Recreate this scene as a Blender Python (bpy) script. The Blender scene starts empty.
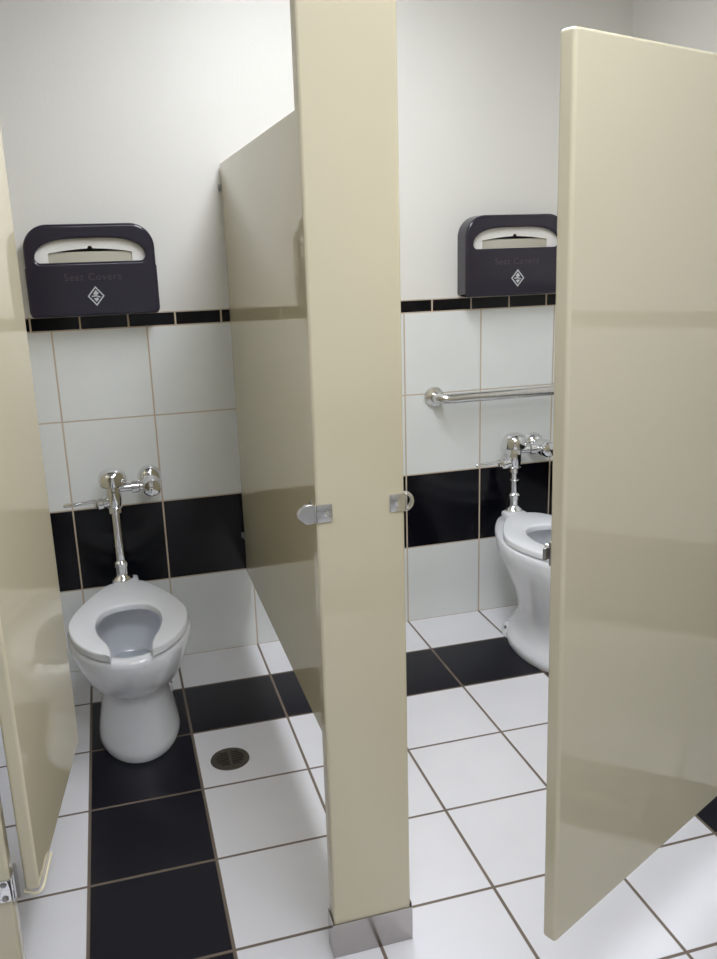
import bpy, bmesh, math
from mathutils import Vector, Matrix
PI = math.pi
C = bpy.context.scene.collection
S = bpy.context.scene

# ---------------------------------------------------------------- camera, world, exposure
T = 0.3048                                  # tile pitch of the room
cd = bpy.data.cameras.new('camera')
cam = bpy.data.objects.new('camera', cd)
C.objects.link(cam)
cam.location = (0.17147, -3.02735, 1.46442)
cam.rotation_euler = (1.30533, 0.028293, -0.283765)
cd.sensor_fit = 'VERTICAL'
cd.sensor_height = 24.0
cd.lens = 865.52 / 959.0 * 24.0
cd.clip_start = 0.02
S.camera = cam

w = bpy.data.worlds.new('world')
S.world = w
w.use_nodes = True
w.node_tree.nodes['Background'].inputs[0].default_value = (0.9, 0.92, 1.0, 1)
w.node_tree.nodes['Background'].inputs[1].default_value = 0.05
S.view_settings.view_transform = 'Standard'
S.view_settings.look = 'None'
S.view_settings.gamma = 1.0
S.view_settings.use_curve_mapping = False
S.view_settings.exposure = 0.0
# the room's two ceiling troffers: (x, y, half width, half length, strength)
STALL_LIGHT = (0.82, -1.14, 0.20, 0.60, 17.6)
FRONT_LIGHT = (0.60, -2.62, 0.60, 0.30, 12.4)
CEIL = 2.52

# ---------------------------------------------------------------- helpers
def rot(ax, a):
    return Matrix.Rotation(a, 4, ax)

def obj(name, bm, mat, parent=None, smooth=40, loc=None):
    me = bpy.data.meshes.new(name)
    bmesh.ops.recalc_face_normals(bm, faces=bm.faces[:])
    bm.to_mesh(me)
    bm.free()
    return link(name, me, mat, parent, smooth, loc)

def link(name, me, mat, parent=None, smooth=40, loc=None):
    if smooth:
        for p in me.polygons:
            p.use_smooth = True
        me.set_sharp_from_angle(angle=math.radians(smooth))
    me.materials.clear()
    me.materials.append(mat)
    o = bpy.data.objects.new(name, me)
    C.objects.link(o)
    if parent is not None:
        o.parent = parent
    if loc is not None:
        o.location = loc
    return o

def tag(o, label=None, cat=None, group=None, kind=None):
    if label: o['label'] = label
    if cat: o['category'] = cat
    if group: o['group'] = group
    if kind: o['kind'] = kind
    return o

def thing(name, label, cat, loc=(0, 0, 0), rz=0, group=None):
    o = bpy.data.objects.new(name, None)
    o.empty_display_size = 0.1
    C.objects.link(o)
    o.location = loc
    o.rotation_euler = (0, 0, rz)
    return tag(o, label, cat, group)

def copy_tree(o, parent=None):
    c = o.copy()
    C.objects.link(c)
    if parent is not None:
        c.parent = parent
    for ch in list(o.children):
        copy_tree(ch, c)
    return c

def box(bm, lo, hi, bev=0.0, seg=3, mat=None):
    r = bmesh.ops.create_cube(bm, size=1.0)
    vs = r['verts']
    lo, hi = Vector(lo), Vector(hi)
    for v in vs:
        v.co = Vector(((v.co[i] + .5) * (hi[i] - lo[i]) + lo[i]) for i in range(3))
    if bev:
        es = list({e for v in vs for e in v.link_edges})
        r = bmesh.ops.bevel(bm, geom=es, offset=bev, segments=seg, profile=0.5, affect='EDGES')
        vs = r['verts']
    if mat is not None:
        bmesh.ops.transform(bm, matrix=mat, verts=list(vs))
    return bm

def flat_normals(o):
    m = o.modifiers.new('weighted', 'WEIGHTED_NORMAL')
    m.weight = 100
    m.keep_sharp = True
    return o

def boxbm(lo, hi, bev=0.0, seg=3):
    return box(bmesh.new(), lo, hi, bev, seg)

def rings(bm, rs, cap0=True, cap1=True, closed=True):
    """rs: list of rings (lists of points); quads between consecutive rings"""
    vv = [[bm.verts.new(p) for p in r] for r in rs]
    n = len(rs[0])
    for a, b in zip(vv[:-1], vv[1:]):
        for i in range(n if closed else n - 1):
            j = (i + 1) % n
            bm.faces.new((a[i], a[j], b[j], b[i]))
    if cap0: bm.faces.new(vv[0][::-1])
    if cap1: bm.faces.new(vv[-1])
    return bm

def lathe(bm, prof, M=None, n=32):
    """prof: (radius, height) along local z"""
    M = M or Matrix.Identity(4)
    rs = []
    for r, h in prof:
        r = max(r, 1e-4)
        rs.append([M @ Vector((r * math.cos(2 * PI * k / n), r * math.sin(2 * PI * k / n), h)) for k in range(n)])
    return rings(bm, rs)

def spline(pts, n):
    """Catmull-Rom through pts, n samples"""
    P = [Vector(p) for p in pts]
    m = len(P) - 1
    out = []
    for k in range(n):
        t = k / (n - 1) * m
        i = min(int(t), m - 1)
        u = t - i
        a = P[i - 1] if i > 0 else P[i] * 2 - P[i + 1]
        b, c = P[i], P[i + 1]
        d = P[i + 2] if i + 2 <= m else P[i + 1] * 2 - P[i]
        out.append(0.5 * ((2 * b) + (c - a) * u + (2 * a - 5 * b + 4 * c - d) * u * u + (3 * b - a - 3 * c + d) * u ** 3))
    return out

def tube(bm, pts, rad, n=16):
    """round tube along pts; rad is a number or a list"""
    P = [Vector(p) for p in pts]
    R = rad if isinstance(rad, (list, tuple)) else [rad] * len(P)
    rs = []
    up = None
    for i, p in enumerate(P):
        t = (P[min(i + 1, len(P) - 1)] - P[max(i - 1, 0)]).normalized()
        if up is None:
            up = Vector((0, 0, 1)) if abs(t.z) < .9 else Vector((1, 0, 0))
        a = t.cross(up).normalized()
        b = a.cross(t).normalized()
        up = b
        rs.append([p + R[i] * (a * math.cos(2 * PI * k / n) + b * math.sin(2 * PI * k / n)) for k in range(n)])
    return rings(bm, rs)

def plate(outer, holes, depth, bevel=0.0, res=2, rx=PI / 2):
    """flat shape with holes, drawn in (x, z), centred on y = 0 with the given depth"""
    cu = bpy.data.curves.new('tmp', 'CURVE')
    cu.dimensions = '2D'
    cu.fill_mode = 'BOTH'
    for poly in [outer] + holes:
        sp = cu.splines.new('POLY')
        sp.points.add(len(poly) - 1)
        for q, p in zip(sp.points, poly):
            q.co = (p[0], p[1], 0, 1)
        sp.use_cyclic_u = True
    cu.extrude = max(depth / 2 - bevel, 0)
    cu.bevel_depth = bevel
    cu.bevel_resolution = res
    cu.offset = -bevel
    return curve_mesh(cu, rx)

def curve_mesh(cu, rx=PI / 2):
    o = bpy.data.objects.new('tmp', cu)
    C.objects.link(o)
    bpy.context.view_layer.update()
    dg = bpy.context.evaluated_depsgraph_get()
    me = bpy.data.meshes.new_from_object(o.evaluated_get(dg))
    bpy.data.objects.remove(o)
    bpy.data.curves.remove(cu)
    me.transform(rot('X', rx))
    return me

def text_mesh(body, size, extrude):
    cu = bpy.data.curves.new('tmp', 'FONT')
    cu.body = body
    cu.size = size
    cu.extrude = extrude
    cu.align_x = 'CENTER'
    cu.align_y = 'CENTER'
    cu.space_character = 1.15
    return curve_mesh(cu)

def rrect(w_, h_, r, n=8, cx=0, cz=0, rb=None):
    """rounded rectangle; r = top corner radius, rb = bottom corner radius"""
    rb = r if rb is None else rb
    out = []
    for (sx, sz, a0, rr) in ((1, 1, 0, r), (-1, 1, 90, r), (-1, -1, 180, rb), (1, -1, 270, rb)):
        for k in range(n + 1):
            a = math.radians(a0 + 90 * k / n)
            out.append((cx + sx * (w_ / 2 - rr) + rr * math.cos(a), cz + sz * (h_ / 2 - rr) + rr * math.sin(a)))
    return out

# ---------------------------------------------------------------- node helpers
class X:
    """a value in a shader graph with arithmetic"""
    def __init__(s, nt, v): s.nt, s.v = nt, v
    def op(s, o, *a, clamp=False):
        n = s.nt.nodes.new('ShaderNodeMath')
        n.operation = o
        n.use_clamp = clamp
        for i, q in enumerate((s,) + a):
            q = q.v if isinstance(q, X) else q
            if isinstance(q, (int, float)): n.inputs[i].default_value = q
            else: s.nt.links.new(q, n.inputs[i])
        return X(s.nt, n.outputs[0])
    def __add__(s, o): return s.op('ADD', o)
    def __sub__(s, o): return s.op('SUBTRACT', o)
    def __mul__(s, o): return s.op('MULTIPLY', o)
    def __truediv__(s, o): return s.op('DIVIDE', o)
    def gt(s, o): return s.op('GREATER_THAN', o)
    def lt(s, o): return s.op('LESS_THAN', o)
    def near(s, c, half, soft=0.0012):
        """1 within half of c, falling to 0 over soft"""
        d = (s - c).op('ABSOLUTE')
        return ((d * (-1.0) + (half + soft)) / soft).op('MINIMUM', 1.0).op('MAXIMUM', 0.0)
    def max(s, o): return s.op('MAXIMUM', o)

def srgb(r, g, b):
    f = lambda c: (c / 255 / 12.92) if c / 255 <= .04045 else ((c / 255 + .055) / 1.055) ** 2.4
    return (f(r), f(g), f(b), 1)

def newmat(name):
    m = bpy.data.materials.new(name)
    m.use_nodes = True
    nt = m.node_tree
    return m, nt, nt.nodes['Principled BSDF']

def mix(nt, f, a, b):
    n = nt.nodes.new('ShaderNodeMix')
    n.data_type = 'RGBA'
    for i, q in ((0, f), (6, a), (7, b)):
        q = q.v if isinstance(q, X) else q
        if isinstance(q, (int, float)) or isinstance(q, tuple): n.inputs[i].default_value = q
        else: nt.links.new(q, n.inputs[i])
    return n.outputs[2]

def mixv(nt, f, a, b):
    return f * (b - a) + a

def noise(nt, scale, detail=2.0, coord='Object'):
    tc = nt.nodes.new('ShaderNodeTexCoord')
    n = nt.nodes.new('ShaderNodeTexNoise')
    n.inputs['Scale'].default_value = scale
    n.inputs['Detail'].default_value = detail
    nt.links.new(tc.outputs[coord], n.inputs['Vector'])
    return X(nt, n.outputs['Fac'])

def xyz(nt):
    tc = nt.nodes.new('ShaderNodeTexCoord')
    s = nt.nodes.new('ShaderNodeSeparateXYZ')
    nt.links.new(tc.outputs['Object'], s.inputs[0])
    return [X(nt, s.outputs[i]) for i in range(3)]

def bump(nt, bs, h, strength, dist):
    b = nt.nodes.new('ShaderNodeBump')
    b.inputs['Strength'].default_value = strength
    b.inputs['Distance'].default_value = dist
    nt.links.new(h.v, b.inputs['Height'])
    nt.links.new(b.outputs[0], bs.inputs['Normal'])

def simple(name, col, rough=.4, metal=0.0, nscale=0, namp=.06, spec=.5, bmp=0.0, coat=0):
    m, nt, bs = newmat(name)
    bs.inputs['Roughness'].default_value = rough
    bs.inputs['Metallic'].default_value = metal
    bs.inputs['Specular IOR Level'].default_value = spec
    bs.inputs['Coat Weight'].default_value = coat
    bs.inputs['Coat Roughness'].default_value = .05
    if nscale:
        n = noise(nt, nscale, 3)
        dark = tuple(c * (1 - namp) for c in col[:3]) + (1,)
        lite = tuple(min(1, c * (1 + namp)) for c in col[:3]) + (1,)
        nt.links.new(mix(nt, n, dark, lite), bs.inputs['Base Color'])
        if bmp: bump(nt, bs, n, bmp, .002)
    else:
        bs.inputs['Base Color'].default_value = col
    return m

TILE_WHITE = srgb(232, 230, 224)
TILE_BLACK = srgb(18, 17, 27)
FLOOR_OFF, FLOOR_D = -0.1466 * T, 0.99002 * T      # first row is cut at the wall

def wall_mat(name, axis, u0, border0):
    m, nt, bs = newmat(name)
    P = xyz(nt)
    u, z = P[axis], P[2]
    cut = 1.263
    rows = [0.0, 1.02 * T, 1.985 * T, 3.0 * T, 3.995 * T]
    g = None
    for b in rows[:] + [cut]:
        q = z.near(b, .0017)
        g = q if g is None else g.max(q)
    fu = ((u - u0) / T + 100.5).op('FRACT')
    fb = ((u - border0) / .1546 + 100.5).op('FRACT')
    gv = fu.near(.5, .0022 / T, .0012 / T) * z.lt(rows[4])
    gb = fb.near(.5, .0024 / .1546, .0012 / .1546) * z.gt(rows[4])
    g = g.max(gv).max(gb)
    tiled = z.lt(cut + .0015)
    black = (z.gt(rows[1]) * z.lt(rows[2])).max(z.gt(rows[4]))
    n1 = noise(nt, 6, 3)
    white = mix(nt, n1, srgb(224, 226, 223), srgb(233, 235, 232))
    blk = mix(nt, noise(nt, 14, 4), srgb(3, 3, 8), srgb(9, 9, 18))
    tcol = mix(nt, black, white, blk)
    tcol = mix(nt, g, tcol, srgb(196, 180, 158))
    n2 = noise(nt, 3, 2)
    paint = mix(nt, n2, srgb(224, 222, 215), srgb(230, 228, 221))
    nt.links.new(mix(nt, tiled, paint, tcol), bs.inputs['Base Color'])
    r_t = mixv(nt, g, X(nt, bval(nt, .16)), X(nt, bval(nt, .8)))
    rr = mixv(nt, tiled, X(nt, bval(nt, .55)), r_t)
    nt.links.new(rr.v, bs.inputs['Roughness'])
    sp = mixv(nt, black * tiled, X(nt, bval(nt, .5)), X(nt, bval(nt, .3)))
    nt.links.new(sp.v, bs.inputs['Specular IOR Level'])
    tex = noise(nt, 95, 5)
    h = tiled * (g * (-1.0) + 1.0) * 1.0 + (tiled * (-1.0) + 1.0) * (tex * .55)
    bump(nt, bs, h, .35, .0025)
    return m

def bval(nt, v):
    n = nt.nodes.new('ShaderNodeValue')
    n.outputs[0].default_value = v
    return n.outputs[0]

def floor_mat():
    m, nt, bs = newmat('floor_tile')
    P = xyz(nt)
    ux = P[0] / T
    vy = (P[1] * (-1.0) - FLOOR_OFF) / FLOOR_D
    fx = (ux + 100.5).op('FRACT')
    fy = (vy + 100.5).op('FRACT')
    hw = .0031 / T
    g = fx.near(.5, hw, .0016 / T).max(fy.near(.5, hw, .0016 / T))
    cx = ux.op('FLOOR')
    cy = vy.op('FLOOR')
    eq = lambda a, k: a.near(k, .2, .1)
    inx = cx.gt(-.5) * cx.lt(5.5)
    iny = cy.gt(.5) * cy.lt(11.5)
    black = (eq(cy, 1).max(eq(cy, 11)) * inx).max(eq(cx, 0).max(eq(cx, 5)) * iny)
    n1 = noise(nt, 5, 3)
    white = mix(nt, n1, srgb(230, 229, 233), srgb(240, 239, 243))
    blk = mix(nt, noise(nt, 22, 6), srgb(4, 3, 14), srgb(15, 13, 30))
    col = mix(nt, black, white, blk)
    col = mix(nt, g, col, mix(nt, noise(nt, 9, 4), srgb(96, 84, 74), srgb(138, 124, 110)))
    nt.links.new(col, bs.inputs['Base Color'])
    r = mixv(nt, g, X(nt, bval(nt, .30)), X(nt, bval(nt, .85)))
    nt.links.new(r.v, bs.inputs['Roughness'])
    sp = mixv(nt, black, X(nt, bval(nt, .5)), X(nt, bval(nt, .35)))
    nt.links.new(sp.v, bs.inputs['Specular IOR Level'])
    h = (g * (-1.0) + 1.0) + noise(nt, 60, 3) * .12
    bump(nt, bs, h, .4, .002)
    return m

M_floor = floor_mat()
M_wall_b = wall_mat('wall_tile_back', 0, 0.0, .092)
M_wall_s = wall_mat('wall_tile_side', 1, FLOOR_OFF * -1, .03)
M_ceil = simple('ceiling_panel', srgb(206, 204, 200), .8, nscale=40, namp=.05)
M_lam = simple('almond_laminate', srgb(213, 204, 176), .02, nscale=3, namp=.015)
M_lam_edge = simple('almond_edge_band', srgb(226, 217, 190), .2, nscale=8, namp=.03)
M_por = simple('white_porcelain', srgb(236, 238, 242), .08, nscale=2, namp=.01, coat=.3)
M_seat = simple('white_seat_plastic', srgb(240, 242, 246), .16, nscale=4, namp=.01)
M_water = simple('bowl_water', srgb(205, 212, 216), .03, nscale=5, namp=.02)
M_chr = simple('chrome', (.80, .80, .81, 1), .07, 1.0, nscale=30, namp=.03)
M_steel = simple('brushed_steel', (.68, .67, .65, 1), .26, 1.0, nscale=60, namp=.08)
M_shoe = simple('satin_steel_shoe', (.44, .415, .40, 1), .18, 1.0, nscale=30, namp=.06)
M_dull = simple('dull_metal', (.36, .35, .34, 1), .38, 1.0, nscale=40, namp=.1)
M_smoke = simple('dark_smoke_plastic', srgb(42, 38, 50), .13, nscale=5, namp=.08)
M_letter = simple('dark_plastic_letters', srgb(74, 68, 76), .2, nscale=5, namp=.08)
M_smoke_in = simple('dark_plastic_inside', srgb(40, 36, 42), .4, nscale=5, namp=.08)
M_paper = simple('cover_paper', srgb(240, 238, 232), .8, nscale=30, namp=.03)
M_card = simple('paper_pack_card', srgb(186, 181, 165), .75, nscale=30, namp=.04)
M_silver = simple('silver_print', srgb(200, 204, 208), .3, .3, nscale=30, namp=.04)
M_bronze = simple('dark_bronze', srgb(96, 90, 82), .45, .5, nscale=60, namp=.2)
M_hole = simple('drain_dark', srgb(14, 13, 13), .7, nscale=20, namp=.1)
M_frame = simple('white_enamel', srgb(235, 235, 232), .4, nscale=10, namp=.02)

def emit(name, col, s):
    m, nt, bs = newmat(name)
    bs.inputs['Base Color'].default_value = (.9, .9, .9, 1)
    bs.inputs['Emission Color'].default_value = col
    bs.inputs['Emission Strength'].default_value = s
    return m

# ---------------------------------------------------------------- the room
XL, XR, YF = -1.60, 2.107, -4.70
def struct(name, lo, hi, mat):
    return tag(obj(name, boxbm(lo, hi), mat, smooth=0), kind='structure')
struct('floor', (XL, YF, -.10), (XR, 0, 0), M_floor)
struct('ceiling', (XL, YF, CEIL), (XR, 0, CEIL + .1), M_ceil)
struct('wall_back', (XL - .1, 0, -.1), (XR + .1, .1, CEIL + .1), M_wall_b)
struct('wall_right', (XR, YF, -.1), (XR + .1, 0, CEIL + .1), M_wall_s)
struct('wall_left', (XL - .1, YF, -.1), (XL, 0, CEIL + .1), M_wall_s)
struct('wall_front', (XL - .1, YF - .1, -.1), (XR + .1, YF, CEIL + .1), M_wall_b)

def troffer(spec, label, col):
    x, y, hx, hy, s = spec
    t = thing('ceiling_light', label, 'ceiling light', (x, y, CEIL))
    bm = bmesh.new()
    f = .03
    for lo, hi in (((-hx - f, -hy - f, -.02), (hx + f, -hy, 0)), ((-hx - f, hy, -.02), (hx + f, hy + f, 0)),
                   ((-hx - f, -hy, -.02), (-hx, hy, 0)), ((hx, -hy, -.02), (hx + f, hy, 0))):
        box(bm, lo, hi, .003, 1)
    obj('frame', bm, M_frame, t)
    obj('diffuser', boxbm((-hx, -hy, -.012), (hx, hy, -.002)), emit('lit_diffuser', col, s), t, smooth=0)
troffer(STALL_LIGHT, 'lit ceiling light panel above the toilet stalls by the back wall', (.965, 1, 1.08, 1))
troffer(FRONT_LIGHT, 'lit ceiling light panel in front of the stall doors', (.965, 1, 1.08, 1))

# ---------------------------------------------------------------- toilet partitions
PX0, PX1 = 0.584, 0.609          # middle partition faces
PY = -1.55                       # front face of the pilasters
TOP, BOT = 1.745, 0.305

def partition(label, x0, x1, sides, top=TOP):
    cx = (x0 + x1) / 2
    t = thing('partition_panel', label, 'partition', (cx, 0, BOT))
    h = (x1 - x0) / 2
    flat_normals(obj('panel', boxbm((-h, PY + .043, 0), (h, -.012, top - BOT), .004), M_lam, t))
    for z in (.14, 1.352):
        for s in sides:
            bm = bmesh.new()
            xa, xb = sorted((s * h, s * (h + .004)))
            box(bm, (xa, -.026, z - .011), (xb, -.0005, z + .011), .001, 1)
            xa, xb = sorted((s * h, s * (h + .009)))
            box(bm, (xa, -.0045, z - .011), (xb, -.0005, z + .011), .001, 1)
            lathe(bm, [(.006, 0), (.006, .003), (.003, .005)], Matrix.Translation((s * (h + .004), -.017, z)) @ rot('Y', s * PI / 2), 12)
            obj('bracket', bm, M_dull, t)
    return t
partition('cream partition panel between the two stalls, behind the middle pilaster', PX0, PX1, (-1, 1), TOP - .012)
partition('cream partition panel on the far side of the open left stall door', -.305, -.280, (1,))

def pilaster(label, x0, x1, top=2.10):
    t = thing('pilaster', label, 'stall pilaster', (x0, PY, 0))
    W = x1 - x0
    flat_normals(obj('post', boxbm((0, 0, .012), (W, .040, top), .006), M_lam, t))
    bm = bmesh.new()
    e = .003
    # stainless shoe: four thin folded sheets round the foot
    box(bm, (-e, -e, 0), (W + e, -.0008, .084), .0008, 1)
    box(bm, (-e, .0408, 0), (W + e, .040 + e, .084), .0008, 1)
    box(bm, (-e, -.0008, 0), (-.0008, .0408, .092), .0008, 1)
    box(bm, (W + .0008, -.0008, 0), (W + e, .0408, .092), .0008, 1)
    tag(obj('shoe', bm, M_shoe, t, smooth=0), 'stainless steel foot cover')
    return t, W
pm, WM = pilaster('tall narrow cream pilaster standing between the two stall openings', .508, .679)
pl, WL = pilaster('cream pilaster in the bottom left corner carrying the left door hinge', -.480, -.098)
pr, WR = pilaster('wide cream pilaster behind the right stall door, by the right wall', 1.672, 2.104)

# latch keepers on the middle pilaster (metal plate with screw, and a tongue past the edge)
def keeper(x_edge, s, z, kind, label):
    k = thing('tmp', None, None)
    bpy.data.objects.remove(k)
    bm = bmesh.new()
    xa, xb = sorted((x_edge, x_edge - s * .030))
    box(bm, (xa, -.0035, z - .017), (xb, -.0002, z + .017), .0012, 2)
    # lip wrapping the edge
    xa, xb = sorted((x_edge + s * .0003, x_edge + s * .004))
    box(bm, (xa, -.0035, z - .017), (xb, .038, z + .017), .001, 1)
    p = tag(obj('latch_keeper', bm, M_steel, pm), label)
    bm = bmesh.new()
    if kind == 'tongue':
        pts = [(x_edge + s * .003, z + .017)] + [(x_edge + s * (.014 + .022 * math.sin(a)), z + .019 * math.copysign(abs(math.cos(a)) ** 1.5, math.cos(a))) for a in [i * PI / 10 for i in range(11)]] + [(x_edge + s * .003, z - .017)]
        me = plate(pts, [], .012, .0015)
        o = link('stop_tongue', me, M_steel, p)
        o.location = (0, .004, 0)
        bm.free()
    else:
        ring = [(x_edge + s * (.006 + .017 * math.cos(a)), z - .004 + .019 * math.sin(a)) for a in [i * 2 * PI / 28 for i in range(28)]]
        hole = [(x_edge + s * (.007 + .010 * math.cos(a)), z - .004 + .012 * math.sin(a)) for a in [i * 2 * PI / 28 for i in range(28)]]
        me = plate(ring, [hole], .010, .0015)
        o = link('keeper_loop', me, M_steel, p)
        o.location = (0, .016, 0)
        bm.free()
    bm = bmesh.new()
    lathe(bm, [(.0055, 0), (.0055, .002), (.003, .0035)], Matrix.Translation((x_edge - s * .016, -.0034, z)) @ rot('X', PI / 2), 14)
    obj('screw', bm, M_chr, p)
keeper(0, -1, .990, 'tongue', 'metal door stop on the left edge')
keeper(WM, 1, .995, 'loop', 'metal latch loop on the right edge')

# ---------------------------------------------------------------- stall doors
def door(label, hinge, ang, L, th, bot, top, side, sag=0.0):
    """hinge: point on the visible face's line; the slab lies on `side` of it"""
    t = thing('stall_door', label, 'stall door', (hinge[0], hinge[1], 0), 0)
    t.rotation_mode = 'XYZ'
    t.rotation_euler = (0, sag, ang)
    y0, y1 = sorted((0, side * th))
    flat_normals(obj('door_panel', boxbm((0, y0, bot), (L, y1, top), .0065, 4), M_lam, t))
    return t

# left door: swung into its stall, right face seen
ld = door('cream stall door swung open into the left stall beside the toilet', (-.0530, -1.530), math.atan2(.515, .061), .522, .027, .305, TOP, 1)
bm = bmesh.new()
tube(bm, spline([(.006, .030, .303), (.004, .016, .297), (.003, .004, .298), (.010, -.004, .303), (.05, -.004, .305), (.10, -.0035, .3075)], 30), .003, 8)
tag(obj('loose_edge_strip', bm, M_lam_edge, ld), 'pale strip peeling off the bottom edge')
# right door: swung outward, free edge near the camera
RA = math.radians(25.0)
RL = .905
free = Vector((.821, -1.918))
hg = free + RL * Vector((math.cos(RA), math.sin(RA)))
rd = door('large cream stall door swung out toward the viewer at the right stall', hg, RA + PI, RL, .027, .297, 1.747, -1, math.radians(1.15))
lt = bmesh.new()
box(lt, (RL - .055, -.033, .992), (RL - .006, -.027, 1.032), .002, 2)
box(lt, (RL - .030, -.038, 1.003), (RL + .003, -.032, 1.023), .002, 2)
k = tag(obj('slide_latch', lt, M_dull, rd), 'metal slide latch on the inner face')
bm = bmesh.new()
lathe(bm, [(.006, 0), (.006, .006), (.008, .008), (.008, .012), (.004, .014)], Matrix.Translation((RL - .024, -.037, 1.013)) @ rot('X', PI / 2), 16)
obj('knob', bm, M_chr, k)
# hinges
def hinge(parent, x, z, side):
    bm = bmesh.new()
    xa, xb = sorted((x - side * .023, x - side * .001))
    box(bm, (xa, -.0045, z - .023), (xb, -.0003, z + .023), .0012, 2)
    xa, xb = sorted((x - side * .002, x + side * .0025))
    box(bm, (x + min(0, side * .004) if side < 0 else x + .0003, -.0045, z - .026), (x - .0003 if side < 0 else x + .004, .030, z + .026), .001, 1)
    h = tag(obj('hinge_plate', bm, M_chr, parent), 'chrome hinge plate with two screws')
    bm = bmesh.new()
    for dz in (-.015, .015):
        lathe(bm, [(.006, 0), (.006, .0015), (.003, .003)], Matrix.Translation((x - side * .012, -.0044, z + dz)) @ rot('X', PI / 2), 12)
    obj('screw', bm, M_dull, h)
    bm = bmesh.new()
    lathe(bm, [(.0035, -.028), (.0035, .040), (.002, .045)], Matrix.Translation((x + side * .009, .010, z)), 12)
    obj('hinge_pin', bm, M_dull, h)
hinge(pl, WL, .335, 1)
hinge(pr, 0, .335, -1)
hinge(pr, 0, 1.68, -1)

# ---------------------------------------------------------------- toilets
def plan(hw, yb, yf, yw, kb, n=56, e=2.3, fe=2.0):
    """egg outline: half width hw at y=yw, back at yb (narrowed to kb*hw), front at yf; y runs toward the front as negative"""
    pts = []
    for i in range(n):
        a = 2 * PI * i / n
        s, c = math.sin(a), math.cos(a)
        sg = 1 if c >= 0 else -1
        if s <= 0:                      # front half (towards -y)
            x = hw * sg * abs(c) ** (2 / fe)
            y = yw - (yw - yf) * abs(s) ** (2 / fe)
        else:                           # back half
            u = s
            y = yw + (yb - yw) * u ** .92
            q = (y - yw) / (yb - yw)
            wv = (1 - q ** e) * (1 - kb) + kb * max(0, 1 - q ** 26) ** .5
            x = hw * sg * wv
        pts.append((x, y))
    return pts

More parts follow.
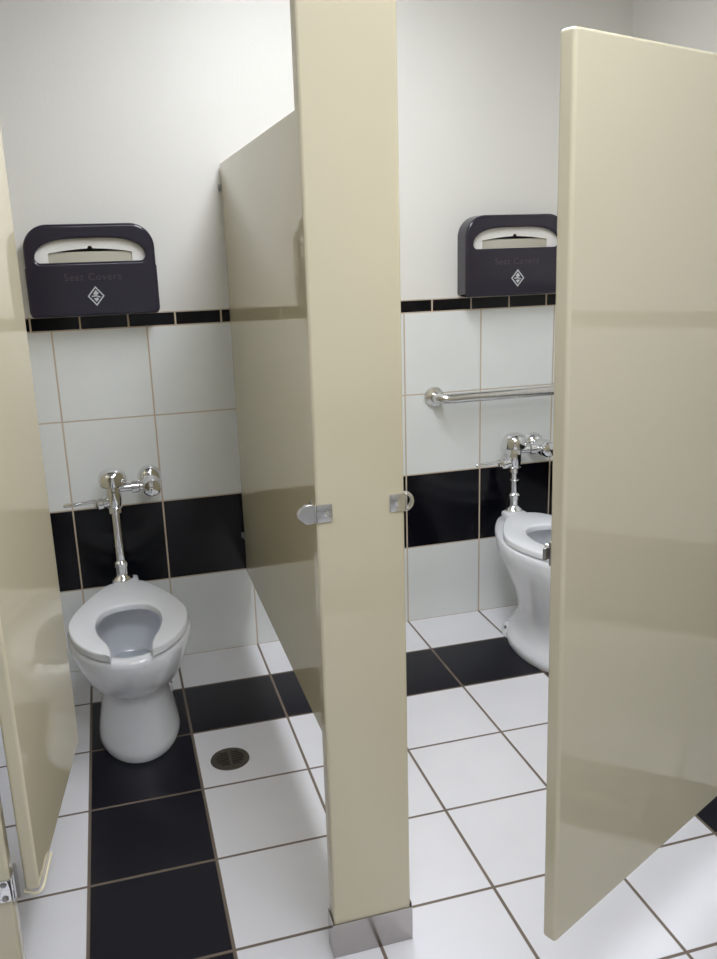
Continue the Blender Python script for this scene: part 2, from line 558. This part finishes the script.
def make_toilet(label, loc, rim, sc=0.0, foot=0.0, slim=1.0, tuck=0.0, waist=None):
    """rim: height of the china rim; sc: extra length added towards the front"""
    t = thing('toilet', label, 'toilet', loc)
    f = rim / .375
    F = lambda v: v - sc
    bm = bmesh.new()
    spec = [  # z, hw, yb, yf, yw, kb, e
        (.000, .121, -.14, -.588, -.41, .62, 2.4),
        (.012, .125, -.14, -.593, -.41, .62, 2.4),
        (.030, .122, -.14, -.590, -.41, .58, 2.3),
        (.090, .112, -.14, -.572, -.41, .46, 2.1),
        (.150, .105, -.14, -.560, -.41, .40, 2.0),
        (.185, .107, -.14, -.562, -.41, .38, 2.0),
        (.215, .120, -.13, -.590, -.42, .36, 2.0),
        (.245, .141, -.12, -.628, -.43, .34, 1.9),
        (.285, .160, -.10, -.664, -.42, .32, 1.8),
        (.325, .177, -.09, -.686, -.42, .31, 1.75),
        (.355, .183, -.085, -.690, -.42, .31, 1.75),
        (.368, .1825, -.085, -.689, -.42, .31, 1.75),
        (.375, .176, -.090, -.682, -.42, .31, 1.75),
        (.376, .140, -.24, -.655, -.42, .5, 2.1),
        (.372, .132, -.26, -.645, -.42, .6, 2.1),
        (.345, .128, -.265, -.635, -.42, .6, 2.1),
        (.300, .120, -.27, -.610, -.42, .6, 2.1),
        (.240, .098, -.285, -.550, -.40, .6, 2.1),
        (.200, .070, -.30, -.480, -.39, .7, 2.1),
        (.170, .040, -.33, -.430, -.38, .8, 2.1),
    ]
    rs = []
    for k_, (z, hw, yb, yf, yw, kb, e) in enumerate(spec):
        if k_ < 6: yf -= foot
        if 2 < k_ < 9: z = (waist or (.090, .142, .173, .203, .233, .275))[k_ - 3]
        if k_ < 3: yb -= tuck * .9
        if 2 < k_ < 9:
            q_ = math.sin(PI * (k_ - 2) / 7)
            hw *= 1 + (slim - 1) * q_
            yb -= tuck * q_
        rs.append([(x, y, z * f) for x, y in plan(hw, yb, F(yf), F(yw) if yw else yw, kb, e=e)])
    rings(bm, rs)
    bowl = obj('bowl', bm, M_por, t, smooth=60)
    bm = bmesh.new()
    box(bm, (-.044, -.157, rim - .012), (.044, -.082, rim + .018), .010, 3)
    obj('spud_deck', bm, M_por, bowl)
    # water at the bottom of the bowl
    bm = bmesh.new()
    rings(bm, [[(x, y, z * f) for x, y in plan(.069, -.305, F(-.478), F(-.39), .7, e=2.1)] for z in (.2005, .201)])
    obj('water', bm, M_water, bowl)
    # bolt caps at the sides of the foot
    FX = .085 if slim == 1 else .066
    for s in (-1, 1):
        bm = bmesh.new()
        rings(bm, [[(s * FX + rx_ * math.cos(q) * s, -.245 - sc * .3 + ry_ * math.sin(q), z) for q in [2 * PI * i / 24 for i in range(24)]] for rx_, ry_, z in ((.034, .060, 0), (.035, .061, .008), (.030, .055, .028), (.020, .042, .042), (.006, .015, .048))])
        obj('bolt_foot', bm, M_por, bowl)
        bm = bmesh.new()
        lathe(bm, [(.006, 0), (.006, .012), (.002, .013)], Matrix.Translation((s * (FX + .023), -.245 - sc * .3, .030)) @ rot('Y', s * .8), 10)
        obj('bolt', bm, M_dull, bowl)
    # open-front seat
    st = rim + .004
    th = .023
    n = 60
    yw, yf, yb, hw = F(-.42), F(-.692), -.163, .1775
    full = plan(hw, yb, yf, yw, .285, n=400, e=1.55)
    # outer run from the right notch corner around the back to the left notch corner
    nx = .063
    ring = [Vector((p[0], p[1], 0)) for p in full]
    start = min(range(len(ring)), key=lambda i: (abs(ring[i].x - nx) + (0 if ring[i].y < yw else 9)))
    stop = min(range(len(ring)), key=lambda i: (abs(ring[i].x + nx) + (0 if ring[i].y < yw else 9)))
    run = [ring[(start + i) % len(ring)] for i in range(((stop - start) % len(ring)) + 1)]
    outer = resample(run, n)
    half = [(.058, F(-.690)), (.055, F(-.655)), (.064, F(-.600)), (.084, F(-.540)), (.096, F(-.475)), (.093, F(-.410)), (.072, F(-.355)), (.040, F(-.328)), (0, F(-.322))]
    inn = [Vector((x, y, 0)) for x, y in half] + [Vector((-x, y, 0)) for x, y in half[-2::-1]]
    inner = resample(spline(inn, 200), n)
    rs = []
    r = .008
    for o_, i_ in zip(outer, inner):
        d = (i_ - o_).normalized()
        sec = []
        # rounded section: outer bottom, outer top, inner top, inner bottom
        for base, sgn in ((o_, 1), (i_, -1)):
            col = []
            for a in range(5):
                q = a / 4 * PI / 2
                col.append((base + d * sgn * (r - r * math.cos(q)), th - r + r * math.sin(q)))
            if sgn == 1:
                sec.append((base, .002))
                sec += col
            else:
                sec += col[::-1]
                sec.append((base, .002))
        rs.append([(p.x, p.y, st + z) for p, z in sec])
    bm = rings(bmesh.new(), rs)
    seat = obj('seat', bm, M_seat, t, smooth=50)
    # hinge post and bumpers under the seat
    bm = bmesh.new()
    box(bm, (-.045, yb - .030, rim - .003), (.045, yb - .004, rim + .004), .002, 2)
    obj('seat_hinge', bm, M_seat, seat)
    return t

def resample(pts, n):
    L = [0.0]
    for a, b in zip(pts[:-1], pts[1:]):
        L.append(L[-1] + (b - a).length)
    out = []
    j = 0
    for k in range(n):
        s = L[-1] * k / (n - 1)
        while j < len(L) - 2 and L[j + 1] < s:
            j += 1
        u = (s - L[j]) / max(1e-9, L[j + 1] - L[j])
        out.append(pts[j].lerp(pts[j + 1], u))
    return out

LTX, RTX = .150, 1.615
make_toilet('white toilet with an open front seat in the left stall', (LTX + .001, 0, 0), .358, .05, .034)
make_toilet('white toilet half hidden behind the open door in the right stall', (RTX + .006, 0, 0), .432, .0, .035, .80, .09, (.045, .080, .115, .155, .205, .265))

def make_valve(label, loc, zdeck, zbody, yv):
    """flushometer: tube up from the deck, valve body with domed cap, lever to the left, stop to the right"""
    t = thing('flush_valve', label, 'flush valve', (loc[0], loc[1], zdeck))
    B = zbody - zdeck
    Z = Vector((0, yv, 0))
    Tm = Matrix.Translation
    bm = bmesh.new()
    lathe(bm, [(.034, 0), (.036, .004), (.034, .009), (.022, .016), (.020, .020)], Tm(Z))
    lathe(bm, [(.020, .018), (.020, .045), (.0235, .048), (.0235, .062), (.0185, .067), (.0165, .07)], Tm(Z), 6 * 4)
    obj('spud_flange', bm, M_chr, t)
    bm = bmesh.new()
    lathe(bm, [(.0155, .06), (.0155, B - .07)], Tm(Z))
    lathe(bm, [(.0165, .12), (.0175, .122), (.0165, .124)], Tm(Z))
    obj('vacuum_tube', bm, M_chr, t)
    bm = bmesh.new()
    lathe(bm, [(.017, B - .100), (.024, B - .095), (.024, B - .078), (.020, B - .074), (.022, B - .066), (.025, B - .05),
               (.0255, B - .015), (.024, B - .010), (.024, B + .004)], Tm(Z))
    b = obj('valve_body', bm, M_chr, t)
    bm = bmesh.new()
    lathe(bm, [(.025, B - .004), (.040, B - .002), (.045, B + .003), (.0465, B + .024), (.0435, B + .038), (.035, B + .048), (.020, B + .054), (.001, B + .055)], Tm(Z), 40)
    obj('domed_cap', bm, M_chr, b)
    # lever side
    hz = B - .056
    bm = bmesh.new()
    lathe(bm, [(.016, .015), (.016, .034), (.021, .036), (.021, .052), (.017, .056), (.010, .060), (.009, .066)], Tm(Z + Vector((0, 0, hz))) @ rot('Y', -PI / 2 - .10), 24)
    obj('handle_nut', bm, M_chr, b)
    bm = bmesh.new()
    p = [Z + Vector((-.060, 0, hz + .006)), Z + Vector((-.085, -.001, hz + .004)), Z + Vector((-.120, -.002, hz + .002)), Z + Vector((-.156, -.003, hz + .001)), Z + Vector((-.163, -.003, hz + .001))]
    tube(bm, p, [.007, .0055, .0065, .0075, .003], 14)
    obj('lever', bm, M_chr, b)
    # union to the control stop on the right
    ux = .125
    uz = B - .012
    bm = bmesh.new()
    lathe(bm, [(.014, .018), (.014, .060), (.021, .062), (.021, .084), (.016, .088), (.016, ux)], Tm(Z + Vector((0, 0, uz))) @ rot('Y', PI / 2), 24)
    obj('union_pipe', bm, M_chr, t)
    bm = bmesh.new()
    Q = Z + Vector((ux, 0, uz))
    My = Tm(Q) @ rot('X', PI / 2)         # local z -> -y (towards the viewer)
    d = -yv - .0
    lathe(bm, [(.020, yv + .012), (.020, -.036), (.029, -.030), (.033, 0), (.031, .016), (.028, .022), (.031, .026), (.031, .038), (.026, .047), (.012, .052), (.001, .053)], My, 32)
    s = obj('control_stop', bm, M_chr, t)
    bm = bmesh.new()
    lathe(bm, [(.042, yv + .001), (.042, yv + .004), (.040, yv + .016), (.032, yv + .030), (.0205, yv + .038)], My, 36)
    obj('wall_flange', bm, M_chr, t)
    return t
make_valve('chrome flush valve above the left stall toilet', (LTX - .008, 0), .3765, .712, -.118)
make_valve('chrome flush valve above the right stall toilet', (RTX + .010, 0), .4505, .700, -.098)

# ---------------------------------------------------------------- seat cover dispensers
def make_dispenser(label, x, z):
    t = thing('seat_cover_dispenser', label, 'toilet seat cover dispenser', (x, 0, z), 0, 'toilet seat cover dispensers on the back wall')
    W, H, D = .398, .284, .080
    out = rrect(W, H, .075, 12, 0, H / 2, rb=.014)
    obj_ = link('back_plate', plate(rrect(W - .012, H - .012, .070, 12, 0, H / 2, rb=.010), [], .004, .0008), M_smoke_in, t)
    obj_.location = (0, -.0022, 0)
    # hollow rim (side wall of the cover)
    inn = rrect(W - .010, H - .010, .070, 12, 0, H / 2, rb=.010)
    rim = plate(out, [inn], D - .012, .0)
    o = link('side_shell', rim, M_smoke, t)
    o.location = (0, -(D - .012) / 2 - .0045, 0)
    # front face with the arched slot
    slot = slot_poly(.336, .072, .006)
    slot = [(px, pz + .168) for px, pz in slot]
    fr = plate(out, [slot], .018, .0085, 5)
    cov = link('front_cover', fr, M_smoke, t, smooth=60)
    cov.location = (0, -D + .005, 0)
    # raised lower panel
    o = link('lower_panel', plate(rrect(W + .003, .150, .004, 4, 0, .079, rb=.014), [], .006, .0025, 3), M_smoke, cov)
    o.location = (0, -.0055, 0)
    # lettering and emblem
    o = tag(link('lettering', text_mesh('Seat Covers', .031, .0015), M_letter, cov, smooth=0), 'embossed words in the same dark plastic')
    o.location = (0, -.0095, .121)
    ring = [(0, .031), (.026, 0), (0, -.031), (-.026, 0)]
    inner = [(px * .80, pz * .80) for px, pz in ring]
    em = tag(link('emblem', plate(ring, [inner], .0012), M_silver, cov, smooth=0), 'silver diamond emblem')
    em.location = (.004, -.0092, .062)
    for poly in ([(0, .019), (.009, .008), (.002, .003), (-.009, .006)], [(-.014, .001), (.0, .003), (.014, -.002), (.012, -.005), (0, -.001), (-.012, -.003)],
                 [(-.008, -.007), (.006, -.005), (.008, -.009), (0, -.018)]):
        q = link('emblem_mark', plate(poly, [], .0010), M_silver, em, smooth=0)
    # paper stack inside, with the folded cover drooping in the slot
    pk = obj('paper_pack', boxbm((-.172, -.058, .012), (.172, -.008, .200), .004), M_card, t)
    # white top cover: an arch-shaped sheet with a cut-out
    top = [(px * .985, pz * 1.08 + .166) for px, pz in slot_poly(.352, .076, .006)]
    cut = [(-.128, .150), (.128, .150), (.128, .197)] + [(.128 - .256 * k / 12, .197 + .012 * math.sin(PI * k / 12)) for k in range(1, 6)] + \
          [(.008, .2095), (.004, .217), (-.005, .217), (-.008, .2095)] + [(.128 - .256 * k / 12, .197 + .012 * math.sin(PI * k / 12)) for k in range(7, 12)] + [(-.128, .197)]
    o = link('paper_cover', plate(top, [cut], .003), M_paper, t, smooth=0)
    o.location = (0, -.0620, 0)
    return t
def slot_poly(w_, h_, rb):
    """flat-bottomed slot with a bowed top and big round shoulders"""
    out = []
    for k in range(9):
        a = math.radians(270 + 90 * k / 8)
        out.append((w_ / 2 - .016 + .016 * math.cos(a), .016 + .016 * math.sin(a)))
    sh = []
    for k in range(25):
        u = k / 24
        xx = w_ / 2 * math.cos(PI * u)
        q = abs(math.cos(PI * u))
        zz = .016 + (h_ - .016) * (max(0, 1 - q ** 3.6)) ** .5
        sh.append((xx, zz))
    out += sh[1:-1]
    for k in range(9):
        a = math.radians(180 + 90 * k / 8)
        out.append((-w_ / 2 + .016 + .016 * math.cos(a), .016 + .016 * math.sin(a)))
    return out
d1 = make_dispenser('dark plastic seat cover dispenser on the wall above the left toilet', .149, 1.2665)
d2 = copy_tree(d1)
d2.location = (1.626, 0, 1.2675)
d2['label'] = 'dark plastic seat cover dispenser on the wall above the grab bar, beside the right door'

# ---------------------------------------------------------------- grab bar
gb = thing('grab_bar', 'steel grab bar on the wall tiles in the right stall', 'grab bar', (1.333, 0, .902))
bm = bmesh.new()
L = .62
tube(bm, spline([(0, -.010, 0), (0, -.030, 0), (.004, -.050, 0), (.022, -.066, 0), (.05, -.070, 0), (.08, -.070, 0)], 22) +
     spline([(L - .08, -.070, 0), (L - .05, -.070, 0), (L - .022, -.066, 0), (L - .004, -.050, 0), (L, -.030, 0), (L, -.010, 0)], 22), .0185, 24)
obj('bar', bm, M_steel, gb)
for x in (0, L):
    bm = bmesh.new()
    lathe(bm, [(.038, .0008), (.0385, .006), (.036, .011), (.024, .014), (.0195, .016)], Matrix.Translation((x, 0, 0)) @ rot('X', PI / 2), 36)
    obj('flange', bm, M_steel, gb)

# ---------------------------------------------------------------- floor drain
fd = thing('floor_drain', 'round dark metal floor drain in the white tile by the left toilet', 'floor drain', (.399, -.737, 0))
bm = bmesh.new()
lathe(bm, [(.047, .0003), (.047, .0040), (.050, .0046), (.056, .0036), (.0575, .0003)], None, 48)
obj('rim', bm, M_bronze, fd)
holes = []
for zz in (-.030, -.018, -.006, .006, .018, .030):
    hwid = math.sqrt(.041 ** 2 - zz ** 2)
    for s in (-1, 1):
        a, b = sorted((s * .004, s * hwid))
        holes.append([(a, zz - .0032), (b, zz - .0032), (b, zz + .0032), (a, zz + .0032)])
gr = link('grate', plate([(.047 * math.cos(2 * PI * k / 48), .047 * math.sin(2 * PI * k / 48)) for k in range(48)], holes, .002, 0, rx=0), M_bronze, fd, smooth=0)
gr.location = (0, 0, .0036)
bm = bmesh.new()
lathe(bm, [(.0465, .0004), (.0465, .0014)], None, 48)
obj('sump', bm, M_hole, fd)
